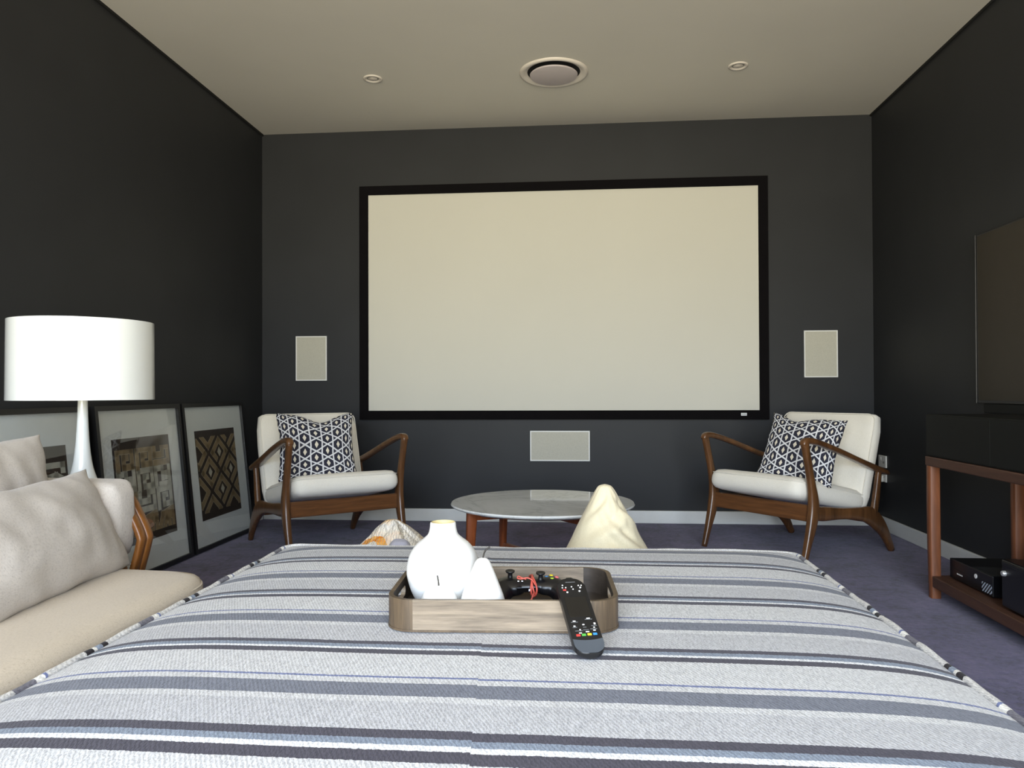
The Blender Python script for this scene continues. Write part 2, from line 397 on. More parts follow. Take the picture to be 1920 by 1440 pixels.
def softbox(sx, sy, sz, r, crown=0, n=16, wr=0, seed=0, side_crown=0, plan=0):
    """upholstered block centred on the origin (half sizes), rounded edges, crowned top/bottom"""
    bm = bmesh.new(); idx = {}
    def V(i, j, k):
        key = (i, j, k)
        if key not in idx:
            q = []
            for t, m in ((i, n), (j, n), (k, 6)):
                t = t/m*2-1; q.append(t)
            p = Vector((q[0]*sx, q[1]*sy, q[2]*sz))
            c = Vector([max(-(s-r), min(s-r, v)) for v, s in zip(p, (sx, sy, sz))])
            d = p-c
            if d.length > 1e-9: p = c+d.normalized()*r
            u, v = p.x/sx, p.y/sy
            p.z += math.copysign(crown*max(0, 1-abs(u)**2.5)*max(0, 1-abs(v)**2.5), p.z)*min(1, abs(p.z)/sz)
            w_ = p.z/sz
            p.x += math.copysign(side_crown*max(0, 1-w_*w_)*max(0, 1-v*v), u)*(abs(u)**4); p.y += math.copysign(side_crown*max(0, 1-w_*w_)*max(0, 1-u*u), v)*(abs(v)**4)
            if plan:
                dx_, dy_ = max(0, abs(p.x)-(sx-plan)), max(0, abs(p.y)-(sy-plan))
                if dx_ > 0 and dy_ > 0:
                    k_ = max(dx_, dy_)/math.hypot(dx_, dy_)
                    p.x = math.copysign(sx-plan+dx_*k_, p.x); p.y = math.copysign(sy-plan+dy_*k_, p.y)
            if wr:
                nn = noise.noise_vector(p*6+Vector((seed, seed*2.3, 0))); p += nn*wr
                p += noise.noise_vector(p*17+Vector((seed*3, 1, 0)))*wr*.35
            idx[key] = bm.verts.new(p)
        return idx[key]
    for i in range(n):
        for j in range(n):
            for k in (0, 6): bm.faces.new((V(i, j, k), V(i+1, j, k), V(i+1, j+1, k), V(i, j+1, k)))
        for k in range(6):
            for j in (0, n): bm.faces.new((V(i, j, k), V(i+1, j, k), V(i+1, j, k+1), V(i, j, k+1)))
            for j in (0, n): bm.faces.new((V(j, i, k), V(j, i+1, k), V(j, i+1, k+1), V(j, i, k+1)))
    return bm
def pillow(name, w_, h_, t_, mat, label, cat='cushion', pinch=.10, wr=.004, seed=1, chop=0, chop_u=0, group=None, n=34, flat=.5):
    """throw pillow standing in its local xz plane, thickness along y, centre at origin"""
    bm = bmesh.new(); uvl = bm.loops.layers.uv.new('UVMap'); g = {}
    for s_ in (0, 1):
        for i in range(n+1):
            for j in range(n+1):
                u, v = i/n*2-1, j/n*2-1
                # cluster samples toward the edge
                u = math.sin(u*PI/2)*.55+u*.45; v = math.sin(v*PI/2)*.55+v*.45
                edge = i in (0, n) or j in (0, n)
                if s_ and edge: g[s_, i, j] = g[0, i, j]; continue
                x = w_/2*u*(1-pinch*(1-v*v)); z = h_/2*v*(1-pinch*(1-u*u))
                th = t_/2*(max(0, 1-u*u)*max(0, 1-v*v))**flat
                if chop: z -= chop*math.exp(-((u-chop_u)/.42)**2)*max(0, (v+.3)/1.3)**2; th *= 1-.25*math.exp(-((u-chop_u)/.3)**2)*max(0, v)
                y = (-1 if s_ == 0 else 1)*th
                p = Vector((x, y, z)); q = Vector((x*8+seed, s_*3.1, z*8))
                p += noise.noise_vector(q)*wr*2+noise.noise_vector(q*3)*wr*.8
                if not edge: p.y += noise.noise(q*2.0+Vector((5, 0, 0)))*wr*2.0
                g[s_, i, j] = bm.verts.new(p); 
    for s_ in (0, 1):
        for i in range(n):
            for j in range(n):
                f = bm.faces.new((g[s_, i, j], g[s_, i+1, j], g[s_, i+1, j+1], g[s_, i, j+1]))
                for lp, (a, b) in zip(f.loops, ((i, j), (i+1, j), (i+1, j+1), (i, j+1))):
                    lp[uvl].uv = (a/n*1.0, b/n*1.0)
    o = build(name, bm, mat, smooth=True)
    return tag(o, label, cat, group)

# ------------------------------------------------------------------ the room shell
def struct(name, bm, mat, parent=None, smooth=False):
    o = build(name, bm, mat, parent, smooth); o['kind'] = 'structure'; return o
T = .15
struct('floor', bx(XL-T, XR+T, YB-T, YF+T, -.1, 0), 'carpet')
struct('ceiling', bx(XL-T, XR+T, YB-T, YF+T, ZC, ZC+.1), 'ceiling')
struct('wall_left', bx(XL-T, XL, YB-T, YF+T, 0, ZC), 'wall')
struct('wall_right', bx(XR, XR+T, YB-T, YF+T, 0, ZC), 'wall')
struct('wall_far', bx(XL, XR, YF, YF+T, 0, ZC), 'wall')
bm = bmesh.new(); box(bm, XL, DX0, YB-T, YB, 0, ZC); box(bm, DX1, XR, YB-T, YB, 0, ZC); box(bm, DX0, DX1, YB-T, YB, DZ1, ZC)
struct('wall_back', bm, 'wall')
bm = bmesh.new(); q = .05
box(bm, DX0, DX0+q, YB-.1, YB-.04, 0, DZ1); box(bm, DX1-q, DX1, YB-.1, YB-.04, 0, DZ1); box(bm, DX0+q, DX1-q, YB-.1, YB-.04, DZ1-q, DZ1); box(bm, DX0+q, DX1-q, YB-.1, YB-.04, 0, .04)
box(bm, -.15, -.09, YB-.1, YB-.04, .04, DZ1-q)
struct('window_1', bm, 'shadow')
BB = .085
struct('baseboard_far', bx(XL+.016, XR-.016, YF-.016, YF, 0, BB, bev=.004), 'white_trim')
struct('baseboard_right', bx(XR-.016, XR, YB, YF-.016, 0, BB, bev=.004), 'white_trim')
struct('baseboard_left', bx(XL, XL+.016, YB, YF-.016, 0, BB, bev=.004), 'white_trim')
struct('shadow_gap_bead_1', bx(XL, XL+.012, YB, YF, ZC-.012, ZC), 'shadow')  # black bead paints in the dark shadow gap below the ceiling
struct('shadow_gap_bead_2', bx(XR-.012, XR, YB, YF, ZC-.012, ZC), 'shadow')  # right wall: shadow gap likewise drawn as a black bead

# ------------------------------------------------------------------ projection screen
t = thing('projection_screen', 'large blank white projection screen in a wide black frame on the far wall', 'projection screen', (-.109, YF, .696))
SX0, SX1, SZ0, SZ1 = -1.378, 1.378, 0, 1.611; FB = .061
bm = bmesh.new()
ou = [(SX0, SZ0), (SX1, SZ0), (SX1, SZ1), (SX0, SZ1)]; inn = [(SX0+FB, SZ0+FB), (SX1-FB, SZ0+FB), (SX1-FB, SZ1-FB), (SX0+FB, SZ1-FB)]
for yy in (-.036, -.002):
    pass
def frame_ring(bm, ou, inn, y0, y1, slope=0, mi=0):
    a = [bm.verts.new((x, y0, z)) for x, z in ou]; b = [bm.verts.new((x, y0-slope, z)) for x, z in inn]
    c = [bm.verts.new((x, y1, z)) for x, z in ou]; d = [bm.verts.new((x, y1, z)) for x, z in inn]
    for i in range(4):
        j = (i+1) % 4
        for f in ((a[i], a[j], b[j], b[i]), (a[i], c[i], c[j], a[j]), (b[i], b[j], d[j], d[i]), (c[i], d[i], d[j], c[j])):
            bm.faces.new(f).material_index = mi
frame_ring(bm, ou, inn, -.034, 0)
build('frame', bm, 'screen_frame', t)
build('screen_surface', bx(SX0+FB-.002, SX1-FB+.002, -.022, -.012, SZ0+FB-.002, SZ1-FB+.002), 'screen', t)
b = build('badge', bx(1.194, 1.232, -.037, -.034, .025, .043), 'silver', t); b['label'] = 'small silver badge'
bm = bmesh.new()
for k in range(5): box(bm, 1.199+k*.006, 1.203+k*.006, -.0376, -.037, .032, .037)
build('badge_print', bm, 'grey_ink', b)

# ------------------------------------------------------------------ in-wall speakers
def speaker(x0, x1, z0, z1, label):
    cx = (x0+x1)/2; w2 = (x1-x0)/2; h = z1-z0
    t = thing('wall_speaker', label, 'speaker', (cx, YF, z0), 0, 'flush white speakers around the projection screen')
    bm = bmesh.new(); r = .007
    frame_ring(bm, [(-w2, 0), (w2, 0), (w2, h), (-w2, h)], [(-w2+r, r), (w2-r, r), (w2-r, h-r), (-w2+r, h-r)], -.008, 0)
    build('bezel', bm, 'white_plastic', t)
    build('grille', bx(-w2+r, w2-r, -.006, -.001, r, h-r), 'grille', t)
speaker(-1.949, -1.728, .967, 1.277, 'upright white wall speaker left of the screen above the left armchair')
speaker(1.502, 1.717, .972, 1.281, 'upright white wall speaker right of the screen above the right armchair')
speaker(-.312, .091, .414, .618, 'landscape white wall speaker centred below the screen')

# ------------------------------------------------------------------ ceiling fittings
t = thing('ceiling_vent', 'large round white air vent in the middle of the ceiling', 'vent', (-.118, 4.29, ZC))
bm = bmesh.new(); lathe(bm, [(.196, -.001), (.193, -.010), (.180, -.013), (.160, -.006), (.150, .0), (.147, -.0005)], 64)
build('outer_ring', bm, 'vent_ring', t, True)
bm = bmesh.new(); lathe(bm, [(.150, -.0012), (.001, -.0012)], 48); build('throat', bm, 'shadow', t, True)
bm = bmesh.new(); lathe(bm, [(0, -.024), (.125, -.024), (.133, -.022), (.136, -.017), (.132, -.013), (.0, -.012)], 64)
build('centre_disc', bm, 'vent_plastic', t, True, auto=.6)
bm = bmesh.new(); lathe(bm, [(.02, -.001), (.02, -.013)], 16); build('disc_stem', bm, 'shadow', t)
def downlight(x, y, label):
    t = thing('downlight', label, 'ceiling light', (x, y, ZC), 0, 'recessed ceiling downlights')
    bm = bmesh.new(); lathe(bm, [(.055, -.001), (.053, -.006), (.044, -.008), (.037, -.004), (.034, -.0015)], 40); build('rim', bm, 'vent_ring', t, True)
    bm = bmesh.new(); lathe(bm, [(.036, -.0016), (.028, -.0030), (.027, -.002)], 32); build('inner_ring', bm, 'grey_lamp', t, True)
    bm = bmesh.new(); lathe(bm, [(0, -.006), (.014, -.005), (.020, -.0022), (.027, -.002)], 32); build('lamp', bm, 'vent_ring', t, True)
downlight(-1.163, 4.278, 'small round downlight on the ceiling left of the air vent')
downlight(.910, 4.298, 'small round downlight on the ceiling right of the air vent')

# ------------------------------------------------------------------ television and the console on the right
t = thing('television', 'large dark flat television mounted on the right wall', 'television', (XR, 3.03, .822))
build('panel', bx(-.045, -.003, -.74, .74, 0, .80, bev=.003), 'black_plastic', t)
build('display', bx(-.047, -.0452, -.728, .728, .014, .79), 'tv', t)
build('edge_trim', bx(-.050, -.004, .7405, .744, 0, .80, bev=.001), 'metal_dark', t)['label'] = 'thin grey metal edge'
build('bottom_bar', bx(-.040, -.003, -.70, .70, -.045, -.001, bev=.004), 'smoked', t)
t = thing('console_table', 'low reddish wooden console table with open frame along the right wall', 'console table', (1.69, 2.60, 0))
X0, X1, Y0, Y1, H = -.195, .195, -.80, .80, .602
for i, (x, y) in enumerate(((X0, Y1), (X0, Y0), (X1, Y1), (X1, Y0))):
    sx_, sy_ = (1 if x < 0 else -1), (1 if y < 0 else -1); bm = bmesh.new()
    pts = [(x+sx_*.028, y+sy_*.028, 0, .026, .026), (x+sx_*.028, y+sy_*.028, H-.045, .026, .026)]
    sweep(bm, [(x+sx_*.026, y+sy_*.024, 0, .020, .018), (x+sx_*.024, y+sy_*.022, .3, .023, .020), (x+sx_*.024, y+sy_*.022, H-.002, .022, .020)], (1, 0, 0), 3, 16, 5)
    build('leg', bm, 'console_wood', t, True, auto=.7)
bm = bmesh.new(); box(bm, X0, X0+.045, Y0, Y1, H-.040, H, bev=.004); build('top_rail', bm, 'console_wood_y', t)
bm = bmesh.new(); box(bm, X1-.045, X1, Y0, Y1, H-.040, H, bev=.004); build('top_rail', bm, 'console_wood_y', t)
build('table_top', bx(X0+.045, X1-.045, Y0+.01, Y1-.01, H-.02, H-.002), 'smoked', t)
bm = bmesh.new(); box(bm, X0+.004, X0+.042, Y0+.05, Y1-.05, .052, .098, bev=.004); build('lower_rail', bm, 'console_wood_y', t)
bm = bmesh.new(); box(bm, X1-.042, X1-.004, Y0+.05, Y1-.05, .052, .098, bev=.004); build('lower_rail', bm, 'console_wood_y', t)
build('shelf', bx(X0+.042, X1-.042, Y0+.02, Y1-.02, .078, .094), 'console_wood_y', t)
t = thing('low_cabinet', 'long low dark smoked cabinet on top of the console table', 'cabinet', (1.69, 2.60, H+.001))
build('body', bx(-.19, .19, -.79, .79, 0, .18, bev=.003), 'smoked', t)
for a, b_ in ((.2875, .788), (-.215, .2855), (-.788, -.217)):
    build('front_panel', bx(-.194, -.190, a, b_, .006, .174, bev=.001), 'smoked', t)
t = thing('game_console', 'flat black game console with perforated vents at the far end of the lower shelf', 'game console', (1.70, 3.175, .094))
build('body', bx(-.135, .135, -.165, .165, .006, .085, bev=.003), 'satin_black', t)
build('foot', bx(-.11, .11, -.14, .14, 0, .006), 'black_plastic', t)
o = build('vent_grille', bx(-.130, .120, -.160, -.01, .085, .0862), 'vent_dim', t); o['label'] = 'striped perforated top vent'
build('side_grille', bx(-.1362, -.135, -.160, -.090, .014, .050), 'vent_mesh', t)
bm = bmesh.new(); lathe(bm, [(0, 0), (.009, 0), (.009, .002), (0, .002)], 20)
build('power_button', bm, 'icon', t, loc=(-.135, -.045, .058), rot=(0, -PI/2, 0))['label'] = 'round white power button'
bm = bmesh.new()
for k in range(4): box(bm, -.1355, -.135, .06+k*.012, .068+k*.012, .030, .035)
build('disc_slot_print', bm, 'icon', t)
build('disc_slot', bx(-.1358, -.135, .0, .15, .048, .050), 'shadow', t)
t = thing('amplifier', 'tall black amplifier box with a round silver knob beside the game console', 'amplifier', (1.69, 2.66, .094))
build('body', bx(-.165, .17, -.215, .215, .012, .182, bev=.006), 'satin_black', t)
for x in (-.12, .12):
    for y in (-.17, .17):
        bm = bmesh.new(); lathe(bm, [(0, 0), (.02, 0), (.02, .0125), (0, .0125)], 20, (x, y)); build('foot', bm, 'black_plastic', t)
bm = bmesh.new(); lathe(bm, [(0, .012), (.008, .012), (.010, .009), (.010, 0), (0, 0)], 24)
build('knob', bm, 'silver', t, True, loc=(-.165, .19, .135), rot=(0, -PI/2, 0), auto=.6)
build('front_lip', bx(-.172, -.165, -.20, .20, .165, .178, bev=.002), 'black_plastic', t)

# wall outlets behind the right armchair
def outlet(y, z, label, plug):
    t = thing('power_outlet', label, 'outlet', (XR, y, z))
    build('plate', bx(-.009, 0, -.058, .058, 0, .076, bev=.003), 'white_plastic', t)
    build('switch', bx(-.012, -.009, .012, .030, .045, .066, bev=.001), 'white_plastic', t)
    bm = bmesh.new()
    for dy in (-.03, -.018): box(bm, -.0096, -.009, dy-.002, dy+.002, .026, .040)
    build('socket_slots', bm, 'shadow', t)
    if plug:
        t2 = thing('plug', 'white plug pushed into the lower outlet behind the right armchair', 'plug', (XR-.010, y-.01, z-.01))
        build('body', bx(-.045, 0, -.022, .022, .01, .052, bev=.006), 'white_plastic', t2, True, auto=.6)
        bm = bmesh.new(); tube(bm, [(-.032, 0, .02), (-.033, 0, -.02), (-.034, 0, -.062)], .009, 4, 10); build('cord_sleeve', bm, 'white_plastic', t2, True)
outlet(5.00, .395, 'upper white power outlet on the right wall behind the right armchair', False)
outlet(5.00, .305, 'lower white power outlet with a plug in it behind the right armchair', True)

# ------------------------------------------------------------------ framed prints leaning on the left wall
def picture(y0, y1, label, art, seed):
    """leans: bottom at x=-2.04, top touching the wall"""
    W_ = y1-y0; Hh = .825; lean = math.asin(.085/Hh)
    t = thing('framed_print', label, 'framed print', (-2.083, (y0+y1)/2, 0.003), PI/2, 'framed prints leaning along the left wall')
    t.rotation_euler = (-lean, 0, PI/2)   # local x along wall (towards far), y into wall, z up
    w2 = W_/2-.002; fb = .022
    bm = bmesh.new(); frame_ring(bm, [(-w2, 0), (w2, 0), (w2, Hh), (-w2, Hh)], [(-w2+fb, fb), (w2-fb, fb), (w2-fb, Hh-fb), (-w2+fb, Hh-fb)], -.028, .0)
    build('frame', bm, 'black_frame', t)
    build('mount', bx(-w2+fb, w2-fb, -.012, -.004, fb, Hh-fb), 'mat_board', t)
    ax0, ax1, az0, az1 = -.245, .245, .160, .668
    bm = bmesh.new(); box(bm, ax0, ax1, -.0128, -.012, az0, az1, mi=0)
    art(bm, ax0, ax1, az0, az1)
    a = build('artwork', bm, None, t, mats=['art_dark', 'art_tan', 'art_cream', 'art_edge'])
    build('glass', bx(-w2+fb, w2-fb, -.0185, -.0165, fb, Hh-fb), 'glass', t)
    return t
def strip(bm, pts, hw, ax0, ax1, az0, az1, mi, mi_edge=None, y=-.0129):
    """flat printed band along a polyline, clipped to the artwork"""
    def seg_poly(a, b, h, m, yy):
        d = (b-a)
        if d.length < 1e-6: return
        d.normalize(); nrm = Vector((-d.y, d.x)); a2 = a-d*h*.95; b2 = b+d*h*.95
        poly = [a2+nrm*h, b2+nrm*h, b2-nrm*h, a2-nrm*h]
        # Sutherland-Hodgman clip
        for ax, lim, sg in ((0, ax0+.002, 1), (0, ax1-.002, -1), (1, az0+.002, 1), (1, az1-.002, -1)):
            out = []
            for i in range(len(poly)):
                p, q_ = poly[i], poly[(i+1) % len(poly)]; ip = sg*(p[ax]-lim) >= 0; iq = sg*(q_[ax]-lim) >= 0
                if ip: out.append(p)
                if ip != iq:
                    tt = (lim-p[ax])/(q_[ax]-p[ax]); out.append(p+(q_-p)*tt)
            poly = out
            if len(poly) < 3: return
        f = bm.faces.new([bm.verts.new((p.x, yy, p.y)) for p in poly]); f.material_index = m
    P = [Vector(p) for p in pts]
    for i in range(len(P)-1):
        if mi_edge is not None: seg_poly(P[i], P[i+1], hw+.0022, mi_edge, y)
    for i in range(len(P)-1):
        seg_poly(P[i], P[i+1], hw, mi, y-.0003)
def art_diamonds(bm, x0, x1, z0, z1):
    az0b, az1b = z0+.035, z1-.035; dx, dz = .130, .108
    k = 0
    for r in range(-1, 7):
        for c in range(-1, 4):
            cx = x0+.142+(c-1)*dx*2+(dx if r % 2 else 0); cz = az1b-.100-(r-1)*dz*1.02
            for s_, m in ((.66, 1), (.30, 2)):
                w_, h_ = dx*s_, dz*s_
                if m == 1:
                    pl_ = [(cx, cz+h_), (cx+w_, cz), (cx, cz-h_), (cx-w_, cz), (cx-w_*.08, cz+h_*.92)] if (r+c) % 2 else [(cx-w_*.5, cz-h_*.5), (cx-w_, cz), (cx, cz+h_), (cx+w_, cz), (cx, cz-h_)]
                    strip(bm, pl_, .0150, x0, x1, az0b, az1b, 1, 3)
                elif m == 2:
                    w_, h_ = .022, .027
                    if x0 < cx-w_ and cx+w_ < x1 and az0b < cz-h_ and cz+h_ < az1b:
                        for kk, mm, yy in ((1.12, 3, -.0129), (.85, 2, -.0132)):
                            f = bm.faces.new([bm.verts.new((cx+a*w_*kk, yy, cz+b*h_*kk)) for a, b in ((1, 0), (0, 1), (-1, 0), (0, -1))]); f.material_index = mm
def glyphs(bm, cells, x0, x1, z0, z1, nx, nz):
    cw, ch = (x1-x0)/nx, (z1-z0)/nz
    for cxi, czi, m, pls in cells:
        for pl_ in pls:
            pts = [(x0+cw*(cxi+a), z1-ch*(czi+b)) for a, b in pl_]
            strip(bm, pts, .0150, x0, x1, z0+.005, z1-.005, m, 3 if m == 1 else None)
SP = [[(.15, .95), (.15, .12), (.88, .12), (.88, .85), (.45, .85), (.45, .42), (.62, .42)]]
SF = [[(.12, .12), (.12, .50), (.60, .50), (.60, .12), (.90, .12)], [(.12, .86), (.90, .86), (.90, .40)]]
SM = [[(.10, .90), (.10, .14), (.5, .14), (.5, .62)], [(.90, .10), (.90, .90), (.34, .90)], [(.70, .40), (.70, .60)]]
SA = [[(.08, .92), (.30, .30), (.92, .12)], [(.35, .95), (.50, .52), (.92, .40), (.92, .9)], [(.66, .66), (.66, .95)]]
def art_maze(bm, x0, x1, z0, z1):
    glyphs(bm, [(0, 0, 1, SP), (1, 0, 1, SP[:]), (2, 0, 1, SF), (0, 1, 2, SM), (1, 1, 2, SP), (2, 1, 2, SM), (0, 2, 1, SF), (1, 2, 2, SF), (2, 2, 2, SP), (0, 3, 1, SA), (1, 3, 1, SA), (2, 3, 1, SA)],
           x0+.01, x1-.01, z0+.03, z1-.045, 3, 4)
def art_arch(bm, x0, x1, z0, z1):
    glyphs(bm, [(0, 0, 2, SM), (1, 0, 2, SF), (2, 0, 2, [[(.1, .12), (.88, .12), (.88, .3)], [(.2, .9), (.3, .5), (.6, .45), (.88, .6), (.88, .9)]]),
                (0, 1, 1, SA), (1, 1, 2, SP), (2, 1, 2, SM), (0, 2, 1, SF), (1, 2, 1, SP), (2, 2, 1, SA)], x0+.01, x1-.01, z0+.03, z1-.06, 3, 3)
picture(3.957, 4.712, 'framed print of nested brown diamonds, nearest the far corner', art_diamonds, 1)
picture(3.205, 3.938, 'framed print of maze-like cream and tan figures, between the lamp and the diamond print', art_maze, 2)
picture(2.40, 3.137, 'framed print mostly hidden behind the lamp stem and sofa cushion', art_arch, 3)

# ------------------------------------------------------------------ lamp on its side table (the table is hidden behind the sofa cushions)
LX, LY = -1.622, 2.37
t = thing('side_table', 'small round side table behind the sofa end, under the white lamp', 'side table', (LX, LY, 0))
bm = bmesh.new(); lathe(bm, [(0, .43), (.21, .43), (.215, .437), (.21, .447), (0, .447)], 48); build('table_top', bm, 'teak', t, True, auto=.6)
for k in range(3):
    a = 2*PI*k/3+.4; bm = bmesh.new()
    sweep(bm, [(.10*math.cos(a), .10*math.sin(a), .43, .014, .014), (.17*math.cos(a), .17*math.sin(a), 0, .010, .010)], (-math.sin(a), math.cos(a), 0), 1, 12, 2)
    build('leg', bm, 'teak', t, True)
t = thing('table_lamp', 'white lamp with wide drum shade and flared stem behind the sofa', 'lamp', (LX, LY, .448))
bm = bmesh.new()
prof = [(0, 0), (.135, 0), (.14, .006), (.132, .014), (.108, .035), (.082, .07), (.060, .11), (.043, .155), (.030, .20), (.022, .26), (.0175, .33), (.015, .40), (.0138, .47), (.0135, .50), (0, .50)]
P_ = catmull(prof, 4); lathe(bm, P_, 56); build('stem', bm, 'lacquer', t, True, auto=.9)
bm = bmesh.new(); zb, zt, R_ = .415, .672, .216
lathe(bm, [(R_, zb), (R_-.002, zt), (R_-.005, zt), (R_-.003, zb), (R_, zb)], 96); build('lamp_shade', bm, 'lacquer', t, True, auto=.6)
bm = bmesh.new()
lathe(bm, [(0, .495), (.03, .495), (.03, .56), (.018, .60), (0, .60)], 24); build('lamp_holder', bm, 'white_plastic', t, True, auto=.6)
bm = bmesh.new()
for k in range(3):
    a = 2*PI*k/3; tube(bm, [(.02*math.cos(a), .02*math.sin(a), .5), (.213*math.cos(a), .213*math.sin(a), .5)], .002, 1, 8)
build('shade_carrier', bm, 'metal_dark', t)

# ------------------------------------------------------------------ sofa on the left
t = thing('sofa', 'beige linen sofa with bentwood end arm along the left side', 'sofa', (-1.345, .95, 0))
# seat: x -1.72..-0.93, y -0.05..1.93 (local: x -.39...40, y -1.0...98)
bm = softbox(.405, .985, .082, .034, .014, 40, .002, 2, .006, plan=.13)
o = build('seat_cushion', bm, 'linen_beige', t, True, loc=(.005, 0, .342))
bm = bmesh.new(); tube(bm, [(x, y, 0) for x, y in rrect(.802, 1.962, .128, 10)], .0028, 1, 6, closed=True)
build('seam_piping', bm, 'linen_beige', o, True, loc=(0, 0, .058))
build('seat_frame', bx(-.42, .37, -.98, .98, .20, .252, bev=.006), 'teak', t)
for x in (-.38, .33):
    for y in (-.92, .92):
        bm = bmesh.new(); sweep(bm, [(x, y, .21, .022, .022), (x, y*1.02, 0, .014, .014)], (1, 0, 0), 1, 14, 2.6); build('leg', bm, 'teak', t, True)
for s_ in (1, -1):     # bentwood loops of the end arms
    for dy in (0, .035):
        bm = bmesh.new(); yy = s_*(1.052+dy)
        lp = [(-.20, yy, .625), (.02, yy, .618), (.088, yy, .592), (.118, yy, .548), (.144, yy, .492), (.143, yy, .462), (.115, yy, .36), (.085, yy, .25), (-.20, yy, .235)]
        sweep(bm, [p+(.015, .0085) for p in lp], (0, 1, 0), 5, 12, 4); build('arm', bm, 'teak', t, True)
    bm = bmesh.new(); box(bm, -.38, -.19, s_*1.052-.012 if s_ > 0 else s_*1.087-.012, s_*1.087+.012 if s_ > 0 else s_*1.052+.012, .235, .66, bev=.005); build('arm_panel', bm, 'teak', t)
bm = bmesh.new(); box(bm, -.46, -.42, -1.04, 1.04, .20, .26, bev=.004); box(bm, -.50, -.465, -1.0, 1.0, .60, .66, bev=.004)
for k in range(15): box(bm, -.475, -.455, -.96+k*.137, -.92+k*.137, .24, .62, bev=.003)
build('back_frame', bm, 'teak', t)
bm = softbox(.10, .93, .18, .06, .0, 18, .006, 3, .02); o = build('back_cushion', bm, 'linen_beige', t, True, loc=(-.37, -.06, .59), rot=(0, .12*-1, 0))
# loose cushions
bm = softbox(.20, .056, .105, .030, .005, 24, .0035, 5, .010)
o = build('box_cushion', bm, 'linen_grey', None, True, loc=(-1.425, 1.968, .540), rot=(.03, 0, .0))
tag(o, 'square grey linen cushion at the far end of the sofa against the wooden arm', 'cushion', 'grey linen cushions on the sofa')
o = pillow('throw_cushion', .50, .36, .17, 'linen_grey', 'large grey linen cushion at the back of the sofa, tip up beside the lamp', 'cushion', .10, .0035, 3, group='grey linen cushions on the sofa')
o.location = (-1.43, 1.705, .600); o.rotation_euler = (-.16, 0, PI/2)
o = pillow('throw_cushion', .70, .285, .15, 'linen_grey', 'rectangular grey linen cushion lying in front on the sofa seat', 'cushion', .07, .0035, 8, group='grey linen cushions on the sofa')
o.location = (-1.225, 1.605, .548); o.rotation_euler = (-.45, 0, PI/2+.10)

# ------------------------------------------------------------------ striped ottoman
OX0, OX1, OY0, OY1, OZE, OZT = -.898, .638, .76, 2.315, .402, .432
t = thing('ottoman', 'large square ottoman covered in blue-grey striped woven cloth', 'ottoman', (0, 0, 0))
bm = bmesh.new(); n = 90; G = {}
ocx, ocy, ohx, ohy = (OX0+OX1)/2, (OY0+OY1)/2, (OX1-OX0)/2, (OY1-OY0)/2
for i in range(n+1):
    for j in range(n+1):
        u, v = i/n*2-1, j/n*2-1; u = math.sin(u*PI/2)*.4+u*.6; v = math.sin(v*PI/2)*.4+v*.6
        R2 = .05; x, y = ocx+u*ohx, ocy+v*ohy
        # round the plan corners slightly
        dx_, dy_ = max(0, abs(u)*ohx-(ohx-R2)), max(0, abs(v)*ohy-(ohy-R2))
        if dx_ > 0 and dy_ > 0:
            k_ = max(dx_, dy_)/math.hypot(dx_, dy_)
            x = ocx+math.copysign(ohx-R2+dx_*k_, u); y = ocy+math.copysign(ohy-R2+dy_*k_, v)
        ex = ohx-abs(x-ocx); ey = ohy-abs(y-ocy)
        fx = 1-math.exp(-ex/.085); fy = 1-math.exp(-ey/.07)
        z = OZE+(OZT-OZE)*min(fx, fy)*(.6+.4*max(fx, fy))
        z += noise.noise(Vector((x*2.2, y*2.2, 1)))*.0022*fx*fy + noise.noise(Vector((x*9, y*9, 4)))*.0006
        if j == n: z += .0
        G[i, j] = bm.verts.new((x, y, z))
for i in range(n):
    for j in range(n): bm.faces.new((G[i, j], G[i+1, j], G[i+1, j+1], G[i, j+1]))
edge = [G[i, 0] for i in range(n)]+[G[n, j] for j in range(n)]+[G[n-i, n] for i in range(n)]+[G[0, n-j] for j in range(n)]
prev = edge
for dz, off in ((.02, .010), (.08, .012), (.20, .012), (.30, .004)):
    cur = []
    for v_ in edge:
        d = Vector((v_.co.x-ocx, v_.co.y-ocy)); cur.append(bm.verts.new((v_.co.x+math.copysign(off, d.x)*(abs(d.x)/ohx)**8, v_.co.y+math.copysign(off, d.y)*(abs(d.y)/ohy)**8, OZE-dz)))
    for k in range(len(edge)):
        k2 = (k+1) % len(edge); bm.faces.new((prev[k], prev[k2], cur[k2], cur[k]))
    prev = cur
bm.faces.new(prev)
build('cover', bm, 'stripes', t, True)
bm = bmesh.new(); loop = [(x+ocx, y+ocy) for x, y in rrect(ohx*2+.010, ohy*2+.010, .05, 6)]
lp = []
for k in range(len(loop)):
    a = Vector(loop[k]); b_ = Vector(loop[(k+1) % len(loop)]); m = max(1, int((b_-a).length/.03))
    for q_ in range(m):
        p = a+(b_-a)*q_/m; lp.append((p.x, p.y, OZE+.001+noise.noise(Vector((p.x*14, p.y*14, 0)))*.003))
tube(bm, lp, .0065, 1, 10, closed=True); build('piping', bm, 'piping', t, True)['label'] = 'dark and pale banded edge piping'
for x in (OX0+.1, OX1-.1):
    for y in (OY0+.1, OY1-.1):
        bm = bmesh.new(); lathe(bm, [(0, 0), (.022, 0), (.032, .104), (0, .104)], 20, (x, y)); build('leg', bm, 'walnut', t, True, auto=.6)

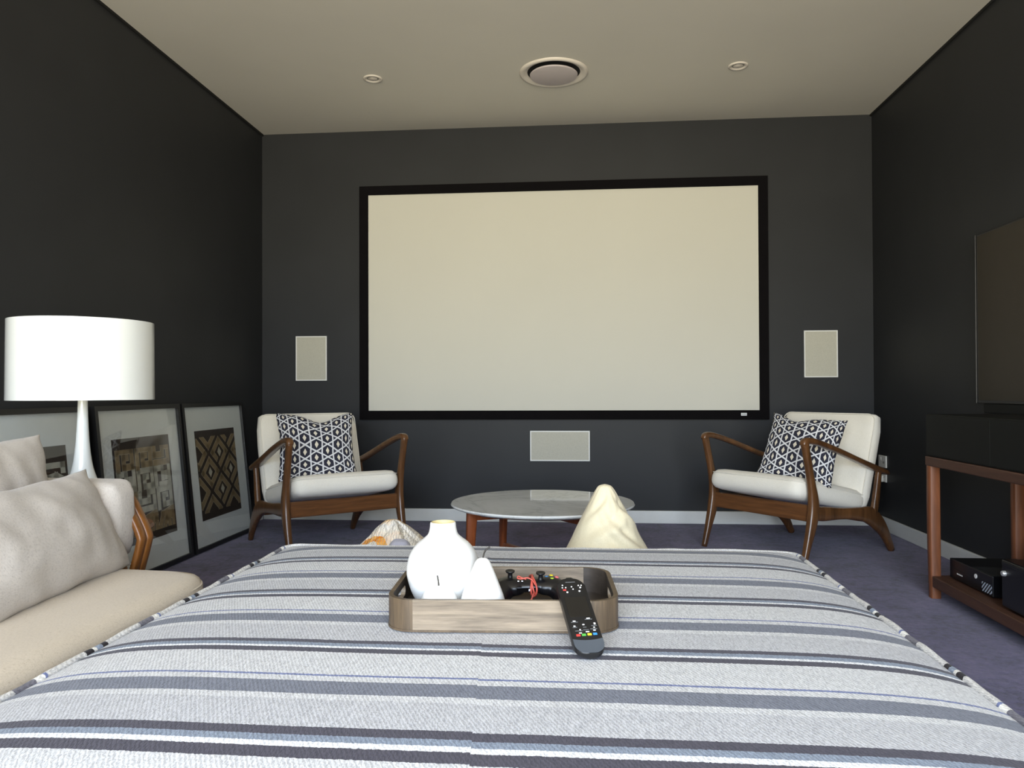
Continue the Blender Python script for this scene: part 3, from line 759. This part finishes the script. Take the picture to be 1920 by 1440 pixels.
# ------------------------------------------------------------------ armchairs
def armchair(loc, rz, label):
    t = thing('armchair', label, 'armchair', loc, rz, 'cream armchairs with wooden frames')
    for s_ in (-1, 1):
        bm = bmesh.new()
        sweep(bm, [(s_*.326, -.367, 0, .013, .015), (s_*.327, -.335, .10, .017, .019), (s_*.328, -.296, .22, .021, .030), (s_*.328, -.282, .31, .021, .032), (s_*.328, -.300, .42, .018, .022), (s_*.329, -.332, .55, .017, .019), (s_*.329, -.350, .622, .018, .020)], (1, 0, 0), 5, 18, 2.8)
        build('leg', bm, 'walnut', t, True)
        bm = bmesh.new()
        sweep(bm, [(s_*.327, -.285, .268, .018, .034), (s_*.327, -.20, .258, .017, .037), (s_*.326, -.05, .246, .016, .030), (s_*.326, .10, .232, .016, .034), (s_*.325, .20, .212, .017, .048), (s_*.325, .275, .165, .017, .045), (s_*.324, .34, .10, .016, .032), (s_*.324, .405, .003, .013, .018)], (1, 0, 0), 5, 18, 3.2)
        build('leg', bm, 'walnut', t, True)
        bm = bmesh.new()
        sweep(bm, [(s_*.325, .225, .19, .017, .022), (s_*.325, .252, .28, .017, .023), (s_*.324, .272, .37, .016, .020), (s_*.324, .288, .452, .015, .017)], (1, 0, 0), 5, 16, 2.6)
        build('back_post', bm, 'walnut', t, True)
        bm = bmesh.new()
        sweep(bm, [(s_*.329, -.366, .612, .016, .010), (s_*.329, -.345, .632, .021, .017), (s_*.330, -.27, .626, .023, .016), (s_*.331, -.10, .578, .024, .015), (s_*.329, .10, .512, .026, .015), (s_*.326, .28, .455, .030, .016), (s_*.323, .345, .437, .026, .014), (s_*.321, .385, .424, .008, .006)], (1, 0, 0), 5, 18, 2.6)
        build('arm', bm, 'walnut', t, True)
    build('front_rail', bx(-.312, .312, -.294, -.270, .222, .306, bev=.004), 'walnut_x', t)
    build('back_rail', bx(-.310, .310, .215, .24, .17, .245, bev=.004), 'walnut_x', t)
    bm = softbox(.300, .300, .056, .05, .010, 20, .0015, 4, .004)
    s_ = build('seat', bm, 'cream_fabric', t, True, loc=(0, -.065, .338), rot=(-.20, 0, 0))
    bm = bmesh.new(); tube(bm, [(x, y, .033) for x, y in rrect(.594, .598, .05, 6)], .0025, 1, 6, closed=True)
    build('seam_piping', bm, 'cream_fabric', s_, True)
    th = -math.atan2(.155, .50)
    bm = softbox(.305, .046, .275, .042, 0, 20, .0015, 6, .004)
    b_ = build('backrest', bm, 'cream_fabric', t, True, loc=(0, .268, .487), rot=(th, 0, 0))
    bm = bmesh.new(); tube(bm, [(x, -.037, z) for x, z in rrect(.594, .536, .045, 6)], .0025, 1, 6, closed=True, side=(0, 1, 0))
    build('seam_piping', bm, 'cream_fabric', b_, True)
    return t
a1 = armchair((-1.448, 4.300, 0), .680, 'cream armchair with walnut frame in the left far corner beside the prints')
a2 = dup(a1, (1.212, 4.356, 0), -.919); a2['label'] = 'cream armchair with walnut frame in the right far corner under the power outlets side'
a2['label'] = 'cream armchair with walnut frame in the right far corner'
o = pillow('throw_cushion', .435, .40, .13, 'geo', 'black and white geometric cushion on the left armchair', 'cushion', .07, .003, 2, .050, .12, 'geometric patterned cushions on the armchairs')
o.location = (-1.460, 4.172, .583); o.rotation_euler = (-.38, .0, .50)
o = pillow('throw_cushion', .40, .39, .13, 'geo', 'black and white geometric cushion on the right armchair', 'cushion', .07, .003, 7, .034, -.30, 'geometric patterned cushions on the armchairs')
o.location = (1.207, 4.20, .575); o.rotation_euler = (-.47, .10, -.62)

# ------------------------------------------------------------------ round coffee table
t = thing('coffee_table', 'round white marble coffee table with reddish wooden legs', 'coffee table', (-.155, 3.455, 0))
bm = bmesh.new(); lathe(bm, [(0, .362), (.385, .362), (.412, .372), (.417, .378), (.413, .384), (0, .384)], 96)
build('table_top', bm, 'marble', t, True, auto=.5)
angs = [205, 127, 25, 307]
for a in angs:
    a = math.radians(a); bm = bmesh.new(); c_, s_ = math.cos(a), math.sin(a)
    sweep(bm, [(c_*.335, s_*.335, .361, .016, .024), (c_*.345, s_*.345, .18, .014, .019), (c_*.355, s_*.355, 0, .011, .013)], (-s_, c_, 0), 3, 16, 5)
    build('leg', bm, 'table_wood', t, True, auto=.8)
for a, z in ((205, .335), (127, .335), (205, .125), (127, .125)):
    a = math.radians(a); bm = bmesh.new(); c_, s_ = math.cos(a), math.sin(a); R_ = .335 if z > .2 else .342
    z += .0 if a > 3 else .001
    sweep(bm, [(c_*R_, s_*R_, z, .012, .017), (-c_*R_, -s_*R_, z, .012, .017)], (-s_, c_, 0), 1, 12, 6)
    build('stretcher', bm, 'table_wood', t, True, auto=.8)

# ------------------------------------------------------------------ bean bag and floor cushions behind the ottoman
def draped(name, cx, cy, prof, mat, label, cat, wr, seed, lean=(0, 0), sub=72, folds=None, group=None):
    bm = bmesh.new(); P = catmull(prof, 5); seg = sub; rings = []
    zt = max(z for r, z in P)
    for r, z in P:
        if r < 1e-5: rings.append([bm.verts.new((lean[0]*z/zt, lean[1]*z/zt, z))]); continue
        ring = []
        for k in range(seg):
            a = 2*PI*k/seg; rr_ = r
            nn = noise.noise(Vector((math.cos(a)*1.6+seed, math.sin(a)*1.6, z*7)))*wr*2.2+noise.noise(Vector((math.cos(a)*4+seed, math.sin(a)*4, z*16+seed)))*wr
            if folds:
                for fa, fz, ln, dp, wd, tilt in folds:
                    da = math.atan2(math.sin(a-fa), math.cos(a-fa)); q_ = (z-fz-tilt*da)/wd
                    nn += dp*math.exp(-q_*q_)*math.exp(-(da/ln)**2)-dp*.9*math.exp(-(q_-1.7)**2)*math.exp(-(da/ln)**2)
            rr_ += nn*min(1, r/.05)
            ring.append(bm.verts.new((rr_*math.cos(a)+lean[0]*max(0, z/zt)**1.5, rr_*math.sin(a)+lean[1]*max(0, z/zt)**1.5, z)))
        rings.append(ring)
    for A, B in zip(rings, rings[1:]):
        for k in range(seg):
            k2 = (k+1) % seg
            if len(A) == 1: bm.faces.new((A[0], B[k], B[k2]))
            elif len(B) == 1: bm.faces.new((A[k], A[k2], B[0]))
            else: bm.faces.new((A[k], A[k2], B[k2], B[k]))
    o = build(name, bm, mat, None, True, loc=(cx, cy, 0)); return tag(o, label, cat, group)
draped('bean_bag', .112, 2.70, [(0, .002), (.25, .002), (.31, .05), (.30, .13), (.235, .21), (.172, .28), (.134, .345), (.112, .39), (.082, .45), (.054, .50), (.033, .535), (.020, .551), (0, .557)], 'cream_canvas',
       'cream canvas bean bag with pointed top behind the ottoman', 'bean bag', .0028, 3, (-.012, 0), 120,
       [(-1.35, .415, .75, .012, .017, .05), (-.95, .375, .5, .014, .016, -.10), (-1.9, .47, .5, .008, .014, .07), (-.35, .44, .5, .012, .02, -.06), (-1.2, .35, .6, -.010, .02, -.12)])
draped('floor_cushion', -.655, 2.66, [(0, .002), (.20, .002), (.25, .06), (.24, .14), (.21, .22), (.165, .30), (.118, .345), (.072, .385), (.038, .415), (.018, .428), (0, .432)], 'kilim',
       'cream and orange textured floor cushion behind the ottoman', 'floor cushion', .012, 9, (0, 0), 90, [(-1.6, .38, .7, .010, .015, .05), (-.7, .33, .6, .012, .02, .02)])
bm = softbox(.036, .035, .030, .026, .004, 14, .010, 12, .003)
o = build('grey_pouch', bm, 'grey_cloth', None, True, loc=(-.568, 2.42, .376), rot=(.15, .1, .2))
tag(o, 'small lilac-grey cloth bundle against the orange floor cushion', 'cloth bundle')
bm = softbox(.14, .075, .165, .06, 0, 14, .008, 14, .01)
o = build('storage_pouf', bm, 'grey_cloth', None, True, loc=(-.575, 2.425, .168))
tag(o, 'lilac-grey soft block under the cloth bundle behind the ottoman', 'floor cushion')

# ------------------------------------------------------------------ tray and what stands in it
TZ = OZT+.002; TH = .060; TR = math.radians(2.6)
TXc, TYc = -.147, 1.552; TW, TD, RC = .445, .277, .055
t = thing('tray', 'rounded grey-brown wooden serving tray on the striped ottoman', 'tray', (TXc, TYc, TZ), TR)
def ring_wall(bm, w_, d_, r_, th_, z0, z1, n_=10, hole=None):
    A = rrect(w_, d_, r_, n_); B = rrect(w_-2*th_, d_-2*th_, max(.004, r_-th_), n_); m = len(A)
    va = [[bm.verts.new((x, y, z)) for x, y in L_] for L_ in (A, B) for z in (z0, z1)]
    for k in range(m):
        k2 = (k+1) % m
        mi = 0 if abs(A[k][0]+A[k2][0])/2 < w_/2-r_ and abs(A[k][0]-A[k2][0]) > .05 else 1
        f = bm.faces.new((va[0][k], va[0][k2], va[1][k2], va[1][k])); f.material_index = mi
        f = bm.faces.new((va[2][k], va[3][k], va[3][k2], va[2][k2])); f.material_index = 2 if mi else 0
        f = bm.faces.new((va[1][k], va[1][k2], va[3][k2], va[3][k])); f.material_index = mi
        f = bm.faces.new((va[0][k], va[2][k], va[2][k2], va[0][k2])); f.material_index = mi
bm = bmesh.new(); ring_wall(bm, TW, TD, RC, .009, .004, TH)
ed = [e_ for e_ in bm.edges if all(v_.co.z > TH-1e-4 for v_ in e_.verts) and len(e_.link_faces) == 2 and e_.calc_face_angle(0) > 1]
bmesh.ops.bevel(bm, geom=ed, offset=.0022, segments=3, profile=.5, affect='EDGES')
wall_o = build('rim', bm, None, t, True, mats=['tray_wood', 'tray_wood_end', 'tray_in'], auto=.6)
# handle slot cut through each end
cut = bmesh.new(); prism(cut, rrect(.085, .020, .0098, 6), -.03, .03)
for sx_ in (-1, 1):
    bmc = bmesh.new(); prism(bmc, rrect(.085, .021, .0100, 6), -.03, .03)
    bmesh.ops.rotate(bmc, verts=bmc.verts, matrix=Matrix.Rotation(PI/2, 3, 'Z')); bmesh.ops.rotate(bmc, verts=bmc.verts, matrix=Matrix.Rotation(PI/2, 3, 'Y'))
    me = bpy.data.meshes.new('handle_slot_cutter'); bmesh.ops.translate(bmc, verts=bmc.verts, vec=(sx_*TW/2, 0, .033)); bmc.to_mesh(me); bmc.free()
    co = bpy.data.objects.new('cutter', me); COL.objects.link(co); co.matrix_world = Matrix.Translation((TXc, TYc, TZ)) @ Matrix.Rotation(TR, 4, 'Z')
    md = wall_o.modifiers.new('slot', 'BOOLEAN'); md.operation = 'DIFFERENCE'; md.object = co; md.solver = 'EXACT'
cut.free()
bpy.context.view_layer.update()
dg = bpy.context.evaluated_depsgraph_get(); me2 = bpy.data.meshes.new_from_object(wall_o.evaluated_get(dg)); wall_o.modifiers.clear(); wall_o.data = me2
for o in [o for o in bpy.data.objects if o.name.startswith('cutter')]: bpy.data.objects.remove(o)
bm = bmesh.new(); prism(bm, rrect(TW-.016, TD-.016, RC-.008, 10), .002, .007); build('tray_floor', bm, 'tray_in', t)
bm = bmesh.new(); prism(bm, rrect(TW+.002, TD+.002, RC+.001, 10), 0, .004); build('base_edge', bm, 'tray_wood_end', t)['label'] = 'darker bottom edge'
FZ = TZ+.0072
def pear(x, y, prof, label, stem, mat='ceramic', name='ceramic_pear'):
    t = thing(name, label, 'ornament', (x, y, FZ)); bm = bmesh.new(); lathe(bm, catmull(prof, 6), 48); build('body', bm, mat, t, True)
    bm = bmesh.new(); sweep(bm, [p+(.0016, .0016) for p in stem], (1, 0, 0), 5, 8, 2); build('stalk', bm, 'metal_dark', t, True); return t
t = thing('vase', 'round white ceramic vase with short neck in the tray', 'vase', (-.276, 1.555, FZ))
bm = bmesh.new()
lathe(bm, catmull([(0, 0), (.040, 0), (.050, .006), (.064, .030), (.0735, .060), (.075, .080), (.070, .106), (.056, .128), (.040, .141), (.031, .150), (.0275, .162), (.0265, .172), (.0245, .1745)], 5), 64)
bmesh.ops.triangulate(bm, faces=[])
build('body', bm, 'ceramic', t, True)
bm = bmesh.new(); lathe(bm, [(.0245, .1745), (.0225, .172), (.0235, .160), (.034, .142), (.060, .110), (.0, .10)], 48); build('inside', bm, 'vase_in', t, True)['label'] = 'cream-yellow inside of the neck'
pear(-.183, 1.470, [(0, .001), (.022, .0), (.040, .008), (.0445, .026), (.041, .046), (.032, .070), (.024, .090), (.0185, .103), (.0145, .112), (.0085, .1185), (0, .1205)], 'tall white ceramic pear with a curved dark stalk, right of the vase',
     [(0, 0, .116), (.002, 0, .126), (.006, 0, .135), (.014, 0, .141)])
pear(-.268, 1.462, [(0, .001), (.020, .0), (.033, .008), (.037, .026), (.034, .044), (.026, .058), (.017, .066), (.008, .068), (0, .066)], 'squat white ceramic apple with a short upright stalk, in front of the vase',
     [(0, 0, .062), (-.001, 0, .074), (-.003, 0, .086)], name='ceramic_apple')

# game controller, face up, grips towards the camera
t = thing('game_controller', 'black game controller in the tray with a red rubber band around it', 'game controller', (-.098, 1.590, FZ+.001), .0)
t.rotation_euler = (.06, 0, .16)
bm = bmesh.new()
def ell(bm, c, r, seg=24, ring=14, e=2.3):
    V_ = []
    for i in range(ring+1):
        ph = -PI/2+PI*i/ring; row = []
        for k in range(seg):
            th = 2*PI*k/seg
            f_ = lambda v, ee: math.copysign(abs(v)**(2/ee), v)
            row.append(bm.verts.new((c[0]+r[0]*f_(math.cos(ph), e)*f_(math.cos(th), e), c[1]+r[1]*f_(math.cos(ph), e)*f_(math.sin(th), e), c[2]+r[2]*f_(math.sin(ph), e))))
        V_.append(row)
    for i in range(ring):
        for k in range(seg): bm.faces.new((V_[i][k], V_[i][(k+1) % seg], V_[i+1][(k+1) % seg], V_[i+1][k]))
ell(bm, (0, .006, .037), (.058, .028, .013)); 
for s_ in (-1, 1):
    ell(bm, (s_*.040, .006, .034), (.033, .033, .018))
    sweep(bm, [(s_*.042, .022, .034, .024, .015), (s_*.053, -.005, .032, .024, .018), (s_*.063, -.032, .024, .0185, .0165), (s_*.066, -.058, .0165, .0135, .0135), (s_*.066, -.068, .0155, .006, .006)], (1, 0, 0), 5, 20, 2.2)
o = build('shell', bm, 'satin_black', t, True)
md = o.modifiers.new('remesh', 'REMESH'); md.mode = 'VOXEL'; md.voxel_size = .0016; md.use_smooth_shade = True
md = o.modifiers.new('smooth', 'SMOOTH'); md.factor = .6; md.iterations = 10
def stick(x, y, z):
    bm = bmesh.new(); lathe(bm, [(0, 0), (.0075, 0), (.0052, .004), (.0045, .011), (.0085, .013), (.0098, .0150), (.0096, .0172), (.0075, .0165), (0, .0155)], 28, (x, y))
    bmesh.ops.translate(bm, verts=bm.verts, vec=(0, 0, z)); return bm
build('thumbstick', stick(-.041, .014, .048), 'black_plastic', t, True)
build('thumbstick', stick(.022, .000, .047), 'black_plastic', t, True)
for (x, y, m) in ((.046, -.001, 'lime'), (.057, .009, 'pink'), (.036, .012, 'blue'), (.047, .021, 'yellow')):
    bm = bmesh.new(); lathe(bm, [(0, .0050), (.0036, .0045), (.0046, .002), (.0046, -.004), (0, -.004)], 20, (x, y)); bmesh.ops.translate(bm, verts=bm.verts, vec=(0, 0, .0474))
    build('face_button', bm, m, t, True)['label'] = {'lime': 'green', 'pink': 'red'}.get(m, m)+' round button'
bm = bmesh.new()
for x in (-.026, -.018): box(bm, x-.0016, x+.0016, -.014, -.012, .0495, .0515)
for x in (-.004, .004): box(bm, x-.0016, x+.0016, -.0285, -.0262, .034, .038)
build('port_marks', bm, 'icon', t)
bm = bmesh.new(); box(bm, -.030, .012, -.0272, -.0262, .031, .041, bev=.0003)
build('rear_panel', bm, 'gloss_black', t)
bm = bmesh.new()
for dx_ in (0, .0035, -.0025):
    lp = []
    for k in range(20):
        a = 2*PI*k/20; lp.append((.0045+dx_+.003*math.sin(a*2+dx_*500), .004+.0335*math.cos(a), .0345+.0205*math.sin(a)))
    tube(bm, lp, .0021, 2, 6, closed=True, side=(1, 0, 0))
tube(bm, [(-.028, -.012, .056), (-.020, -.015, .0555), (-.008, -.016, .058), (.003, -.018, .053), (.008, -.026, .046)], .0016, 4, 6)
tube(bm, [(-.028, -.012, .056), (-.026, -.010, .060), (-.020, -.013, .058), (-.010, -.017, .055)], .0014, 4, 6)
tube(bm, [(.006, -.030, .026), (-.002, -.034, .018), (-.012, -.040, .013)], .0013, 4, 6)
tube(bm, [(.004, -.031, .030), (.000, -.036, .020), (.004, -.040, .013)], .0013, 4, 6)
build('rubber_band', bm, 'band', t, True)['label'] = 'red rubber band wound around the middle'

# remote leaning on the tray rim
foot = Vector((.0235, 1.284, OZT+.0015)); topp = Vector((-.017, 1.460, .5155))
yv = (topp-foot); LEN = yv.length; yv.normalize(); xv = yv.cross(Vector((0, 0, 1))).normalized(); zv = xv.cross(yv).normalized()
t = thing('remote_control', 'black remote control with coloured keys leaning on the tray rim', 'remote control')
Mx = Matrix((xv, yv, zv)).transposed().to_4x4(); Mx.translation = foot; t.matrix_world = Mx
W2 = .0265
def outl(s_=1.0, y0=0.0, y1=LEN, rad_=.022):
    o = []
    w2 = W2*s_
    for qx, qy, a0 in ((1, 1, 0), (-1, 1, PI/2), (-1, -1, PI), (1, -1, 1.5*PI)):
        for k in range(9):
            a = a0+PI/2*k/8; r_ = rad_*s_
            o.append((qx*(w2-r_)+r_*math.cos(a), (y1-r_ if qy > 0 else y0+r_)+r_*math.sin(a)))
    return o
bm = bmesh.new(); prism(bm, outl(), .002, .015, .004); build('body', bm, 'black_plastic', t, True, auto=.8)
bm = bmesh.new(); pts = [p for p in outl(.985, .001, LEN, .021)]
pt2 = [(x, min(y, .034+.004*(1-(x/W2)**2)*-1)) for x, y in pts]
prism(bm, [(x, y) for x, y in pt2 if True], .0148, .0156, 0); build('end_cap', bm, 'slate', t)['label'] = 'grey lower end'
build('touch_screen', bx(-.020, .020, .088, .142, .0148, .0155, bev=.0004), 'gloss_black', t)
def key(x, y, w_, h_, m, nm='key_print', zz=.0158):
    o = build(nm, bx(x-w_/2, x+w_/2, y-h_/2, y+h_/2, .0147, zz, bev=.0002, seg=1), m, t); return o
KT = LEN
marks = [(-.0165, KT-.022), (-.018, KT-.029), (-.0115, KT-.029), (0.0, KT-.027), (.0015, KT-.034), (.0135, KT-.024), (.019, KT-.024), (.016, KT-.030), (.0125, KT-.040), (-.011, KT-.042)]
bm = bmesh.new()
for i, (x, y) in enumerate(marks):
    s_ = .0014 if i < 7 else .0019
    lathe(bm, [(0, .0158), (s_*.8, .0158), (s_, .0154), (s_, .0149)], 12, (x, y))
build('key_prints', bm, 'icon', t)
key(-.0150, KT-.0355, .006, .0032, 'red', 'key')['label'] = 'red key'
bm = bmesh.new()
for x, y, w_, h_ in ((.012, .084, .0085, .0024), (-.0145, .078, .0065, .0026), (.0205, .070, .0042, .0055), (0, .0685, .0048, .003), (-.0165, .0655, .0045, .003), (.0175, .0605, .0034, .0030), (-.0085, .0560, .003, .0034),
                     (-.0095, .0480, .0064, .0024), (.0035, .0505, .0080, .0024), (.0165, .0535, .0056, .0024)):
    box(bm, x-w_*.38, x+w_*.38, y-h_*.36, y+h_*.36, .0147, .0157)
build('key_prints', bm, 'icon', t)
bm = bmesh.new()
for x, y, w_ in ((-.0145, .0755, .012), (.012, .0815, .013), (.0185, .065, .010), (.016, .0570, .012), (-.011, .0535, .013), (.002, .0555, .010), (.001, .062, .006), (-.0165, .0625, .008)):
    box(bm, x-w_/2, x+w_/2, y-.0005, y+.0005, .0147, .0155)
build('keypad_print', bm, 'dim_icon', t)
build('top_print', bx(-.009, .009, KT-.014, KT-.013, .0147, .0155), 'dim_icon', t)
for k, m in enumerate(('red', 'green', 'yellow', 'blue')):
    key(-.0145+k*.0100, .0425+k*.0006, .0072, .0042, m, 'key', .0163)['label'] = m+' key'
